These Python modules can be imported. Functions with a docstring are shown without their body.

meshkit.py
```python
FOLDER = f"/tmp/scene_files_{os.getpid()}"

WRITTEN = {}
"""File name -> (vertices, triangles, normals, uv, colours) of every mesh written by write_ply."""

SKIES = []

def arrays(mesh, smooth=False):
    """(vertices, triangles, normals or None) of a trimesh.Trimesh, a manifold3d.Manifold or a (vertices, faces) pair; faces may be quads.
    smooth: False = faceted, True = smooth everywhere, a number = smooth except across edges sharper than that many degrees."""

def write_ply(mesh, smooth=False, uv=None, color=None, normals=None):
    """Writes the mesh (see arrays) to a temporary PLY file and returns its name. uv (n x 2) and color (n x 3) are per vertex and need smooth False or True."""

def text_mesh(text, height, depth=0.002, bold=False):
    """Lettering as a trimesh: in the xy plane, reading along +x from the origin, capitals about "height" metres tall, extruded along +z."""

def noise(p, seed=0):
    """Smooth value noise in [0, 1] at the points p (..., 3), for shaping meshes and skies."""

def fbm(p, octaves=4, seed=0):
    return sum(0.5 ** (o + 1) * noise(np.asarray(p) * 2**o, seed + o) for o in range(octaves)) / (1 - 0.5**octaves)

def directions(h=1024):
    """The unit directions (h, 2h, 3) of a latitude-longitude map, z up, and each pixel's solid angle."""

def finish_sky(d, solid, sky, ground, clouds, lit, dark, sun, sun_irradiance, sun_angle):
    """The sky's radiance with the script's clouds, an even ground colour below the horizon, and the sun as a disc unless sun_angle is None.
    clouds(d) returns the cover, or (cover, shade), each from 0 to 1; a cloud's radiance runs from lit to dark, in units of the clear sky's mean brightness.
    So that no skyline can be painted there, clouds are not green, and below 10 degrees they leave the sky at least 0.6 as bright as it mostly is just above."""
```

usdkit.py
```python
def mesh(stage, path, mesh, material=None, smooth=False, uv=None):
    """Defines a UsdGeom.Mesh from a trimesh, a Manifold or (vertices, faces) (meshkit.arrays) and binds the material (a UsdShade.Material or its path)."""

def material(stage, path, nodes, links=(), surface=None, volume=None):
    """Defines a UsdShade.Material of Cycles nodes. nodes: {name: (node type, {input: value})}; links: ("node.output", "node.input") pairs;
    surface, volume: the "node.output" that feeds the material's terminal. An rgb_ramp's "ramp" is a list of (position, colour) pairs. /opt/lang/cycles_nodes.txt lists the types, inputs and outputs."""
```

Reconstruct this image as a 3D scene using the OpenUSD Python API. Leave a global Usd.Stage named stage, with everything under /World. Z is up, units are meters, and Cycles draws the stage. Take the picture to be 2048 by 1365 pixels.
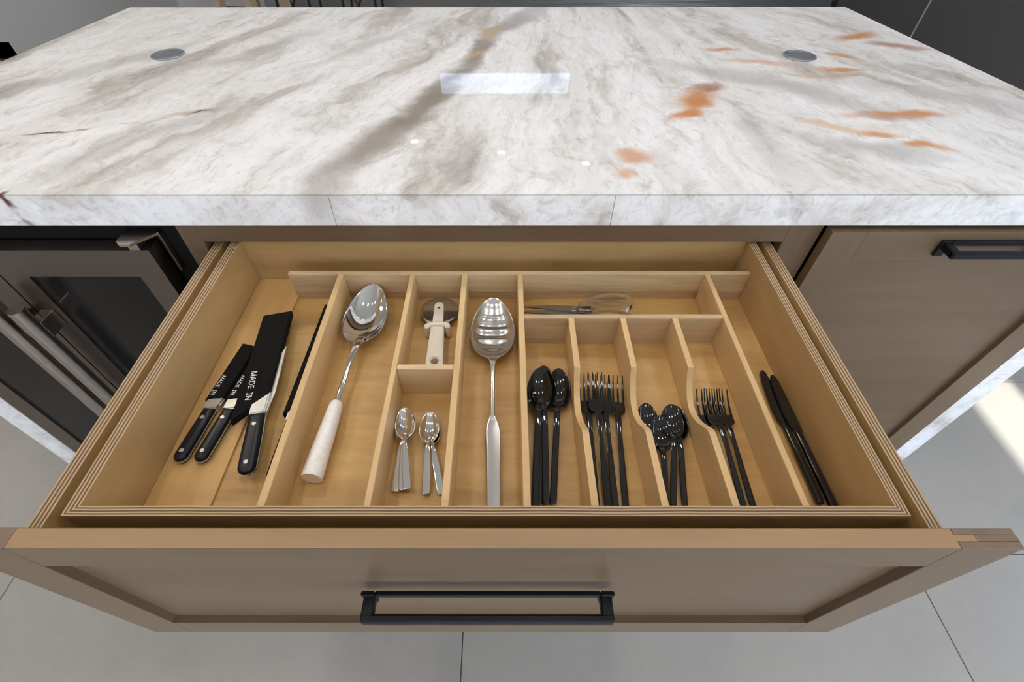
import math, random
import numpy as np, trimesh, manifold3d
import shapely.geometry as sg
from shapely import affinity
import usdkit, meshkit
from pxr import Usd, UsdGeom, UsdLux, UsdShade, Gf, Sdf

stage = Usd.Stage.CreateInMemory()
UsdGeom.SetStageUpAxis(stage, 'Z')
UsdGeom.SetStageMetersPerUnit(stage, 1.0)
UsdGeom.Xform.Define(stage, '/World')
UsdGeom.Scope.Define(stage, '/World/Looks')

# ------------------------------------------------------------------ camera
FPX, PITCH, YAW, ROLL = 957.52, -48.976, -0.068, -0.050
CAM = np.array([0.0, -0.6321, 1.2835])
PPX, PPY = -13.82, 22.12
a, b, c = map(math.radians, (PITCH, YAW, ROLL))
fw = np.array([math.sin(b) * math.cos(a), math.cos(b) * math.cos(a), math.sin(a)])
r0 = np.array([math.cos(b), -math.sin(b), 0.0]); u0 = np.cross(r0, fw)
rt = r0 * math.cos(c) + u0 * math.sin(c); up = -r0 * math.sin(c) + u0 * math.cos(c)
cam = UsdGeom.Camera.Define(stage, '/World/camera')
HA = 36.0
cam.CreateHorizontalApertureAttr(HA); cam.CreateVerticalApertureAttr(HA * 1365 / 2048)
cam.CreateFocalLengthAttr(FPX * HA / 2048)
cam.CreateHorizontalApertureOffsetAttr(-PPX * HA / 2048)
cam.CreateVerticalApertureOffsetAttr(PPY * HA / 2048)
cam.CreateClippingRangeAttr(Gf.Vec2f(0.02, 200))
cam.CreateFStopAttr(0.0)
m = np.eye(4); m[0, :3], m[1, :3], m[2, :3], m[3, :3] = rt, up, -fw, CAM
UsdGeom.Xformable(cam).AddTransformOp().Set(Gf.Matrix4d(*m.flatten().tolist()))
cam.CreateExposureAttr(1.0)

# ------------------------------------------------------------------ sky and sun
SKY, SUN = 2.4, 0.95
LAMP = 22.0
dome = UsdLux.DomeLight.Define(stage, '/World/sky')
dome.CreateIntensityAttr(1.0)
skym = usdkit.material(stage, '/World/Looks/sky_air', {
    'tc': ('texture_coordinate', {}), 'sx': ('separate_xyz', {}),
    'gr': ('rgb_ramp', {'ramp': [(0.0, (.30, .29, .27)), (0.47, (.34, .33, .31)), (0.5, (.88, .91, .95)), (0.58, (.62, .76, .95)), (1.0, (.30, .48, .86))]}),
    'mr': ('map_range', {'from_min': -1.0, 'from_max': 1.0}),
    'n': ('noise_texture', {'scale': 2.6, 'detail': 6.0, 'roughness': .6}),
    'cr': ('map_range', {'from_min': .5, 'from_max': .72, 'clamp': True}),
    'up': ('map_range', {'from_min': 0.0, 'from_max': .08, 'clamp': True}),
    'cm': ('math', {'math_type': 'multiply'}),
    'mx': ('mix', {'color2': (1.05, 1.05, 1.05)}),
    'bg': ('background_shader', {'strength': SKY})},
    [('tc.generated', 'sx.vector'), ('sx.z', 'mr.value'), ('mr.result', 'gr.fac'), ('tc.generated', 'n.vector'), ('n.fac', 'cr.value'),
     ('sx.z', 'up.value'), ('up.result', 'cm.value1'), ('cr.result', 'cm.value2'), ('cm.value', 'mx.fac'), ('gr.color', 'mx.color1'), ('mx.color', 'bg.color')], surface='bg.background')
UsdShade.MaterialBindingAPI.Apply(dome.GetPrim()).Bind(skym)
SUN_EL = math.radians(55)
sun = UsdLux.DistantLight.Define(stage, '/World/sun')
sun.CreateIntensityAttr(SUN); sun.CreateAngleAttr(1.0); sun.CreateNormalizeAttr(True); sun.CreateColorAttr(Gf.Vec3f(1, .96, .86))
d = np.array([-math.cos(SUN_EL), 0, -math.sin(SUN_EL)])          # the way its light travels
z = -d; x = np.cross([0, 1, 0], z); x /= np.linalg.norm(x); y = np.cross(z, x)
m = np.eye(4); m[0, :3], m[1, :3], m[2, :3] = x, y, z
UsdGeom.Xformable(sun).AddTransformOp().Set(Gf.Matrix4d(*m.flatten().tolist()))

# ------------------------------------------------------------------ helpers
_names = {}
def numbered(parent, name):
    k = (parent, name); n = _names.get(k, 0); _names[k] = n + 1
    return name if n == 0 else f'{name}_{n:03d}'
LOC = {}
def tag(p, label=None, cat=None, group=None, kind=None):
    p = p.GetPrim() if hasattr(p, 'GetPrim') else p
    for k, v in (('label', label), ('category', cat), ('group', group), ('kind', kind)):
        if v: p.SetCustomDataByKey(k, v)
    return p
def thing(name, label, cat, loc=(0, 0, 0), group=None, kind=None):
    path = '/World/' + numbered('/World', name)
    x = UsdGeom.Xform.Define(stage, path); x.AddTranslateOp().Set(Gf.Vec3d(*map(float, loc)))
    LOC[path] = np.array(loc, float)
    return tag(x, label, cat, group, kind)
def tomesh(ms):
    if isinstance(ms, (list, tuple)) and not (len(ms) == 2 and isinstance(ms[0], np.ndarray)):
        return trimesh.util.concatenate([tomesh(q) for q in ms])
    if hasattr(ms, 'to_mesh'):
        q = ms.to_mesh(); return trimesh.Trimesh(q.vert_properties[:, :3], q.tri_verts, process=False)
    if isinstance(ms, tuple):
        v, f, _ = meshkit.arrays(ms); return trimesh.Trimesh(v, f, process=False)
    return ms
def obj(name, ms, mat, parent=None, smooth=35, label=None):
    """one Mesh prim; ms in world coordinates (a parent's location is subtracted)"""
    base = str(parent.GetPath()) if parent is not None else '/World'
    path = base + '/' + numbered(base, name)
    t = tomesh(ms).copy()
    root = '/'.join(path.split('/')[:3])
    if parent is not None and root in LOC:
        t.vertices = t.vertices - LOC[root]
    g = usdkit.mesh(stage, path, t, M[mat], smooth=smooth)
    if label: g.GetPrim().SetCustomDataByKey('label', label)
    return g.GetPrim()
def top(name, ms, mat, label, cat, group=None, kind=None, smooth=35):
    return tag(obj(name, ms, mat, None, smooth), label, cat, group, kind)
def struct(name, ms, mat, smooth=35):
    return tag(obj(name, ms, mat, None, smooth), kind='structure')
def hull(pts): return trimesh.convex.convex_hull(np.asarray(pts, float))
def box(x0, x1, y0, y1, z0, z1, ch=0.0):
    if ch <= 0:
        t = trimesh.creation.box([x1 - x0, y1 - y0, z1 - z0]); t.apply_translation([(x0 + x1) / 2, (y0 + y1) / 2, (z0 + z1) / 2]); return t
    P = []
    for X, sx in ((x0, 1), (x1, -1)):
        for Y, sy in ((y0, 1), (y1, -1)):
            for Z, sz in ((z0, 1), (z1, -1)):
                P += [(X, Y + sy * ch, Z + sz * ch), (X + sx * ch, Y, Z + sz * ch), (X + sx * ch, Y + sy * ch, Z)]
    return hull(P)
def poly(pts, z0, z1, ch=0.0):
    """extruded plan polygon, with a small top and bottom chamfer when convex enough"""
    s = pts if hasattr(pts, 'exterior') else sg.Polygon(pts)
    if ch <= 0:
        t = trimesh.creation.extrude_polygon(s, z1 - z0, engine='earcut'); t.apply_translation([0, 0, z0]); return t
    out = []
    inn = s.buffer(-ch, join_style=2)
    t = trimesh.creation.extrude_polygon(s, z1 - z0 - 2 * ch, engine='earcut'); t.apply_translation([0, 0, z0 + ch]); out.append(t)
    if not inn.is_empty and inn.geom_type == 'Polygon':
        e0 = np.array(sg.polygon.orient(s).exterior.coords)[:-1]
        for za, zb in ((z1 - ch, z1), (z0 + ch, z0)):
            if len(s.interiors) == 0 and s.convex_hull.area - s.area < 1e-9 * 1 + s.area * 1e-4:
                out.append(hull([(*p, za) for p in e0] + [(*p, zb) for p in np.array(inn.exterior.coords)]))
            else:
                u = trimesh.creation.extrude_polygon(inn, ch, engine='earcut'); u.apply_translation([0, 0, min(za, zb)]); out.append(u)
    return trimesh.util.concatenate(out)
def cyl(p0, p1, r0, r1=None, n=24):
    r1 = r0 if r1 is None else r1
    p0, p1 = np.array(p0, float), np.array(p1, float); L = np.linalg.norm(p1 - p0); zz = (p1 - p0) / L
    t = trimesh.creation.revolve([[0, 0], [r0, 0], [r1, L], [0, L]], sections=n)
    xx = np.cross([0, 1, 0] if abs(zz[1]) < .9 else [1, 0, 0], zz); xx /= np.linalg.norm(xx)
    T = np.eye(4); T[:3, 0], T[:3, 1], T[:3, 2], T[:3, 3] = xx, np.cross(zz, xx), zz, p0
    t.apply_transform(T); return t
def lathe(prof, n=48):
    return trimesh.creation.revolve(prof, sections=n)
def ribbon(rows, n=16, e=2.6):
    """a bar along its rows (x, y, z, half width, half thickness), cross-section a superellipse lying in x-z; ends closed"""
    th = np.linspace(0, 2 * math.pi, n, endpoint=False)
    cx = np.sign(np.cos(th)) * np.abs(np.cos(th)) ** (2 / e); cz = np.sign(np.sin(th)) * np.abs(np.sin(th)) ** (2 / e)
    V = np.concatenate([np.stack([x + w * cx, np.full(n, y), zc + t * cz], 1) for x, y, zc, w, t in rows])
    F = []
    for i in range(len(rows) - 1):
        for j in range(n):
            p, q = i * n + j, i * n + (j + 1) % n
            F += [(p, q, q + n), (p, q + n, p + n)]
    k = len(V); V = np.vstack([V, [rows[0][:3]], [rows[-1][:3]]])
    for j in range(n):
        F += [(k, (j + 1) % n, j), (k + 1, (len(rows) - 1) * n + j, (len(rows) - 1) * n + (j + 1) % n)]
    t = trimesh.Trimesh(V, F, process=False); trimesh.repair.fix_normals(t); return t
def bowl(W, L, depth, egg=.18, thick=.0012, power=2.2, nr=14, nt=56, tipup=0.0, flat=0.0):
    """spoon bowl shell centred at the origin, tip towards +y, rim at z = 0"""
    rho = np.linspace(0, 1, nr); th = np.linspace(0, 2 * math.pi, nt, endpoint=False)
    def surf(dz, grow):
        P = [(0, 0, -depth + dz)]
        for r in rho[1:]:
            for t in th:
                x = (W + grow) * math.cos(t) * (1 - egg * math.sin(t)) * r; y = (L + grow) * math.sin(t) * r
                zz = -depth * (1 - r ** power) + tipup * (y / L) ** 2
                P.append((x, y, zz + dz * (1 if r < .99 else .35)))
        return np.array(P)
    A, B = surf(0, 0), surf(-thick, thick * .5)
    F = []
    def fan(o, flip):
        for j in range(nt):
            f = (o, o + 1 + j, o + 1 + (j + 1) % nt); F.append(f[::-1] if flip else f)
        for i in range(nr - 2):
            for j in range(nt):
                p, q = o + 1 + i * nt + j, o + 1 + i * nt + (j + 1) % nt
                for f in ((p, p + nt, q + nt), (p, q + nt, q)): F.append(f[::-1] if flip else f)
    fan(0, False); fan(len(A), True)
    oa = 1 + (nr - 2) * nt; ob = len(A) + oa
    for j in range(nt):
        p, q, p2, q2 = oa + j, oa + (j + 1) % nt, ob + j, ob + (j + 1) % nt
        F += [(p, p2, q2), (p, q2, q)]
    return trimesh.Trimesh(np.vstack([A, B]), F, process=False)
def moved(t, dx=0, dy=0, dz=0):
    t = tomesh(t).copy(); t.apply_translation([dx, dy, dz]); return t
def turned(t, ang, axis, at=(0, 0, 0)):
    t = tomesh(t).copy(); t.apply_transform(trimesh.transformations.rotation_matrix(ang, axis, at)); return t
def place(prim, loc, rz=0.0, rx=0.0, ry=0.0):
    x = UsdGeom.Xformable(prim); x.ClearXformOpOrder()
    for p in list(prim.GetProperties()):
        if p.GetName().startswith('xformOp:'): prim.RemoveProperty(p.GetName())
    x.AddTranslateOp().Set(Gf.Vec3d(*map(float, loc))); x.AddRotateZOp().Set(float(math.degrees(rz)))
    if rx or ry: x.AddRotateXYZOp().Set(Gf.Vec3f(math.degrees(rx), math.degrees(ry), 0))
def copies(root, label, cat, group, loc, rz, rx=0.0, ry=0.0, first=[set()]):
    key = str(root.GetPath())
    if key not in first[0]:
        first[0].add(key); o = root
    else:
        path = '/World/' + numbered('/World', root.GetName())
        o = UsdGeom.Xform.Define(stage, path).GetPrim()
        o.GetReferences().AddInternalReference(root.GetPath()); o.SetInstanceable(True)
    tag(o, label, cat, group); place(o, loc, rz, rx, ry); return o
def axis(tip, end, L=None):
    """where a piece of cutlery lies: its handle end and the turn that points +y at its tip"""
    (tx, ty), (ex, ey) = tip, end
    return math.atan2(-(tx - ex), ty - ey)

# ------------------------------------------------------------------ materials
M = {}
def mat(name, nodes, links=(), surface='p.BSDF'):
    M[name] = usdkit.material(stage, '/World/Looks/' + name, nodes, links, surface=surface); return M[name]
def plain(name, col, rough=.5, **kw):
    mat(name, {'p': ('principled_bsdf', {'base_color': col, 'roughness': rough, **kw})})
def wood(name, dark, light, stretch, scale=9.0, rough=.42, figure=.5, seed=0.0, bump=.06, plies=None, edge=None):
    """grain along the axis with the small stretch; plies = (axis, origin, thickness) shows the layers of plywood on upward faces"""
    nodes = {'g': ('geometry', {}), 'mp': ('mapping', {'scale': stretch, 'location': (seed, seed * 1.7, seed * .6)}),
             'n1': ('noise_texture', {'scale': scale, 'detail': 5.0, 'roughness': .6, 'distortion': 1.2}),
             'n2': ('noise_texture', {'scale': scale * 7, 'detail': 3.0, 'roughness': .7}),
             'n3': ('noise_texture', {'scale': 3.0, 'detail': 2.0}),
             'm': ('mix', {'fac': .35}), 'm2': ('mix', {'fac': .25}), 'r': ('rgb_ramp', {'ramp': [(.32, dark), (.5, tuple((a + b) / 2 for a, b in zip(dark, light))), (.68, light)]}),
             'b': ('bump', {'strength': bump, 'distance': .001}), 'p': ('principled_bsdf', {'roughness': rough, 'specular_ior_level': .45})}
    links = [('g.position', 'mp.vector'), ('mp.vector', 'n1.vector'), ('mp.vector', 'n2.vector'), ('g.position', 'n3.vector'), ('n1.fac', 'm.color1'), ('n2.fac', 'm.color2'),
             ('m.color', 'm2.color1'), ('n3.fac', 'm2.color2'), ('m2.color', 'r.fac'), ('n2.fac', 'b.height'), ('b.normal', 'p.normal')]
    if plies:
        ax, o, t = plies
        nodes.update({'sx': ('separate_xyz', {}), 'sn': ('separate_xyz', {}), 'wob': ('noise_texture', {'scale': 14.0}), 'wm': ('math', {'math_type': 'multiply_add', 'value2': .0012, 'value3': -o - .0006}),
                      'ad': ('math', {'math_type': 'add'}), 'dv': ('math', {'math_type': 'multiply', 'value2': 3.5 / t}), 'fr': ('math', {'math_type': 'fraction'}),
                      'pr': ('rgb_ramp', {'ramp': [(0, (.52, .38, .22)), (.46, (.48, .34, .19)), (.52, (.13, .065, .03)), (.96, (.17, .09, .045)), (1, (.45, .31, .17))]}),
                      'up': ('math', {'math_type': 'greater_than', 'value2': .8}), 'mm': ('mix', {})})
        links += [('g.position', 'sx.vector'), ('g.normal', 'sn.vector'), ('g.position', 'wob.vector'), ('wob.fac', 'wm.value1'), ('sx.' + ax, 'ad.value1'), ('wm.value', 'ad.value2'), ('ad.value', 'dv.value1'),
                  ('dv.value', 'fr.value1'), ('fr.value', 'pr.fac'), ('sn.z', 'up.value1'), ('up.value', 'mm.fac'), ('r.color', 'mm.color1'), ('pr.color', 'mm.color2'), ('mm.color', 'p.base_color')]
    elif edge:                                    # upper edge: less stain, plus light from above put into its colour
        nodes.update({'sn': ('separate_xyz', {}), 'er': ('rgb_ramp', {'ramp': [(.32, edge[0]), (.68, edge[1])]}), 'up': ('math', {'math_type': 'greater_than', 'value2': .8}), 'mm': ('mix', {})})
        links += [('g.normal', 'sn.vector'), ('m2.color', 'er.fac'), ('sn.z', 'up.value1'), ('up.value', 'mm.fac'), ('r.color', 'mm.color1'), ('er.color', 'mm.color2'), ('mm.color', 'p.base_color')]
    else:
        links.append(('r.color', 'p.base_color'))
    mat(name, nodes, links)
MD, ML = (0.382, 0.230, 0.087), (0.598, 0.400, 0.178)                       # birch and maple of the drawer box
AX, AY, AZ = (.12, 1, 1), (1, .12, 1), (1, 1, .12)
wood('maple_across', MD, ML, (.18, 1, 1)); wood('maple_along', MD, ML, (1, .14, 1), seed=3.1); wood('maple_divider', (0.555, 0.350, 0.150), (0.749, 0.522, 0.266), (1, .10, 1), scale=6, seed=5)
wood('maple_board', (0.359, 0.230, 0.111), (0.689, 0.514, 0.308), (.10, 1, 1.6), scale=16, seed=8); wood('maple_rail', (0.599, 0.412, 0.216), (0.808, 0.622, 0.383), (.1, 1, 1), seed=1)
wood('maple_floor', (0.377, 0.210, 0.066), (0.656, 0.420, 0.160), (.16, 1, 1), scale=10, seed=2)
wood('filler_wood', (0.509, 0.303, 0.108), (0.674, 0.428, 0.174), (1, .08, 1), scale=11, seed=11)
SD, SL = (.112, .070, .036), (.164, .108, .061)                   # grey-brown stain of the cabinet fronts
wood('stain_across', SD, SL, (.07, 1, 1), scale=14, rough=.38, bump=.03); wood('stain_up', SD, SL, (1, 1, .07), scale=14, rough=.38, seed=4, bump=.03)
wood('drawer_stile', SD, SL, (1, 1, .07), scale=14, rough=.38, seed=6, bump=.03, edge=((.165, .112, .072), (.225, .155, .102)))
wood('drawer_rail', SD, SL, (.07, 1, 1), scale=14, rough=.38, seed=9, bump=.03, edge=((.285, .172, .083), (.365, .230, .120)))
T_IN = .0133
for nm, ax, o, t in (('ply_left', 'x', -.4399, .0136), ('ply_right', 'x', .3899, .0108), ('ply_front', 'y', -.444, .0105), ('ply_low_left', 'x', -.4706, .0146), ('ply_low_right', 'x', .4156, .0134)):
    wood(nm, MD, ML, (1, .12, .5) if ax == 'x' else (.12, 1, .5), scale=7, seed=len(nm), plies=(ax, o, t))
plain('dark_gap', (.010, .009, .008), .8, specular_ior_level=.1); plain('carcass_inside', (.05, .035, .022), .6)
plain('black_steel', (.006, .006, .008), .36, specular_ior_level=.16)
plain('black_metal', (.012, .012, .013), .35)
mat('cutlery_black', {'p': ('principled_bsdf', {'base_color': (.007, .0065, .0065), 'roughness': .06, 'ior': 1.6})})
plain('mirror_steel', (.78, .77, .76), .045, metallic=1.0)
mat('satin_steel', {'g': ('geometry', {}), 'mp': ('mapping', {'scale': (1, .05, 1)}), 'n': ('noise_texture', {'scale': 60.0, 'detail': 2.0}), 'b': ('bump', {'strength': .05, 'distance': .0006}),
    'p': ('principled_bsdf', {'base_color': (.66, .64, .62), 'metallic': 1.0, 'roughness': .20})}, [('g.position', 'mp.vector'), ('mp.vector', 'n.vector'), ('n.fac', 'b.height'), ('b.normal', 'p.normal')])
mat('brushed_steel', {'g': ('geometry', {}), 'mp': ('mapping', {'scale': (1, 1, .03)}), 'n': ('noise_texture', {'scale': 900.0, 'detail': 2.0}), 'r': ('map_range', {'to_min': .29, 'to_max': .35}),
    'p': ('principled_bsdf', {'base_color': (.20, .165, .14), 'metallic': 1.0})}, [('g.position', 'mp.vector'), ('mp.vector', 'n.vector'), ('n.fac', 'r.value'), ('r.result', 'p.roughness')])
plain('rod_steel', (.46, .41, .38), .22, metallic=1.0); plain('bolster_steel', (.66, .65, .63), .36, metallic=1.0)
plain('wheel_steel', (.42, .38, .34), .12, metallic=1.0); plain('scissor_steel', (.36, .34, .32), .3, metallic=1.0)
plain('knife_scale', (.008, .009, .013), .28, specular_ior_level=.3); plain('sheath_felt', (.007, .0065, .0065), .7, specular_ior_level=.12)
plain('print_white', (.85, .85, .85), .6)
mat('pearl_handle', {'g': ('geometry', {}), 'v': ('voronoi_texture', {'scale': 190.0}), 'r': ('rgb_ramp', {'ramp': [(0, (.93, .91, .89)), (1, (.84, .80, .77))]}), 'b': ('bump', {'strength': .15, 'distance': .0008}),
    'p': ('principled_bsdf', {'roughness': .22})}, [('g.position', 'v.vector'), ('v.distance', 'r.fac'), ('r.color', 'p.base_color'), ('v.distance', 'b.height'), ('b.normal', 'p.normal')])
plain('nylon_cream', (.70, .64, .53), .38)
mat('clear_plastic', {'p': ('principled_bsdf', {'base_color': (.97, .98, .98), 'roughness': .02, 'ior': 1.45, 'transmission_weight': 1.0})})
plain('outlet_metal', (.30, .31, .33), .32, metallic=.6); plain('outlet_rim', (.45, .50, .56), .25, metallic=.8)
mat('dark_glass', {'p': ('principled_bsdf', {'base_color': (.010, .009, .008), 'roughness': .10, 'specular_ior_level': .22})})
mat('dark_laminate', {'g': ('geometry', {}), 'mp': ('mapping', {'scale': (.05, .05, 1)}), 'n': ('noise_texture', {'scale': 40.0, 'detail': 3.0}), 'r': ('rgb_ramp', {'ramp': [(.3, (.105, .108, .116)), (.7, (.135, .138, .146))]}), 'b': ('bump', {'strength': .9, 'distance': .004}),
    'p': ('principled_bsdf', {'roughness': .3, 'specular_ior_level': 1.0, 'ior': 2.0})}, [('g.position', 'mp.vector'), ('mp.vector', 'n.vector'), ('n.fac', 'r.fac'), ('r.color', 'p.base_color'), ('n.fac', 'b.height'), ('b.normal', 'p.normal')])
plain('dark_door', (.115, .112, .110), .34); plain('edge_bright', (.80, .80, .78), .3, metallic=.5); plain('beige_card', (.60, .52, .42), .6)
plain('chair_wood', (.52, .42, .30), .5); plain('chair_seat', (.16, .08, .035), .5)
mat('wall_paint', {'g': ('geometry', {}), 'n': ('noise_texture', {'scale': 60.0, 'detail': 3.0}), 'b': ('bump', {'strength': .04, 'distance': .002}), 'p': ('principled_bsdf', {'base_color': (.80, .80, .81), 'roughness': .7})},
    [('g.position', 'n.vector'), ('n.fac', 'b.height'), ('b.normal', 'p.normal')])
plain('ceiling_paint', (.82, .81, .79), .8)
plain('frame_dark', (.03, .03, .032), .4); plain('grout', (.13, .125, .115), .8)
for k, (g, s) in enumerate(((1.0, 0), (.97, 4.3), (1.03, 9.1))):
    mat(f'tile_{k}', {'g': ('geometry', {}), 'n': ('noise_texture', {'scale': 1.6, 'detail': 6.0, 'roughness': .65, 'w': s}), 'n2': ('noise_texture', {'scale': 45.0, 'detail': 4.0}), 'mx': ('mix', {'fac': .2}),
        'r': ('rgb_ramp', {'ramp': [(.3, (.35 * g, .325 * g, .288 * g)), (.7, (.43 * g, .405 * g, .362 * g))]}), 'b': ('bump', {'strength': .05, 'distance': .001}),
        'p': ('principled_bsdf', {'roughness': .42})}, [('g.position', 'n.vector'), ('g.position', 'n2.vector'), ('n.fac', 'mx.color1'), ('n2.fac', 'mx.color2'), ('mx.color', 'r.fac'), ('r.color', 'p.base_color'), ('n2.fac', 'b.height'), ('b.normal', 'p.normal')])
mat('pane_glass', {'f': ('layer_weight', {'blend': .5}), 'pw': ('math', {'math_type': 'power', 'value2': 5.0}), 'ma': ('math', {'math_type': 'multiply_add', 'value2': .7, 'value3': .03}),
    't': ('transparent_bsdf', {'color': (.97, .985, 1.0)}), 'gl': ('glossy_bsdf', {'color': (1, 1, 1), 'roughness': .0}), 'm': ('mix_closure', {})},
    [('f.facing', 'pw.value1'), ('pw.value', 'ma.value1'), ('ma.value', 'm.fac'), ('t.BSDF', 'm.closure1'), ('gl.BSDF', 'm.closure2')], surface='m.closure')
mat('lamp_warm', {'e': ('emission', {'color': (1.0, .88, .74), 'strength': LAMP * 1.05})}, surface='e.emission')
mat('lamp_neutral', {'e': ('emission', {'color': (1.0, .955, .90), 'strength': LAMP})}, surface='e.emission')

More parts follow.
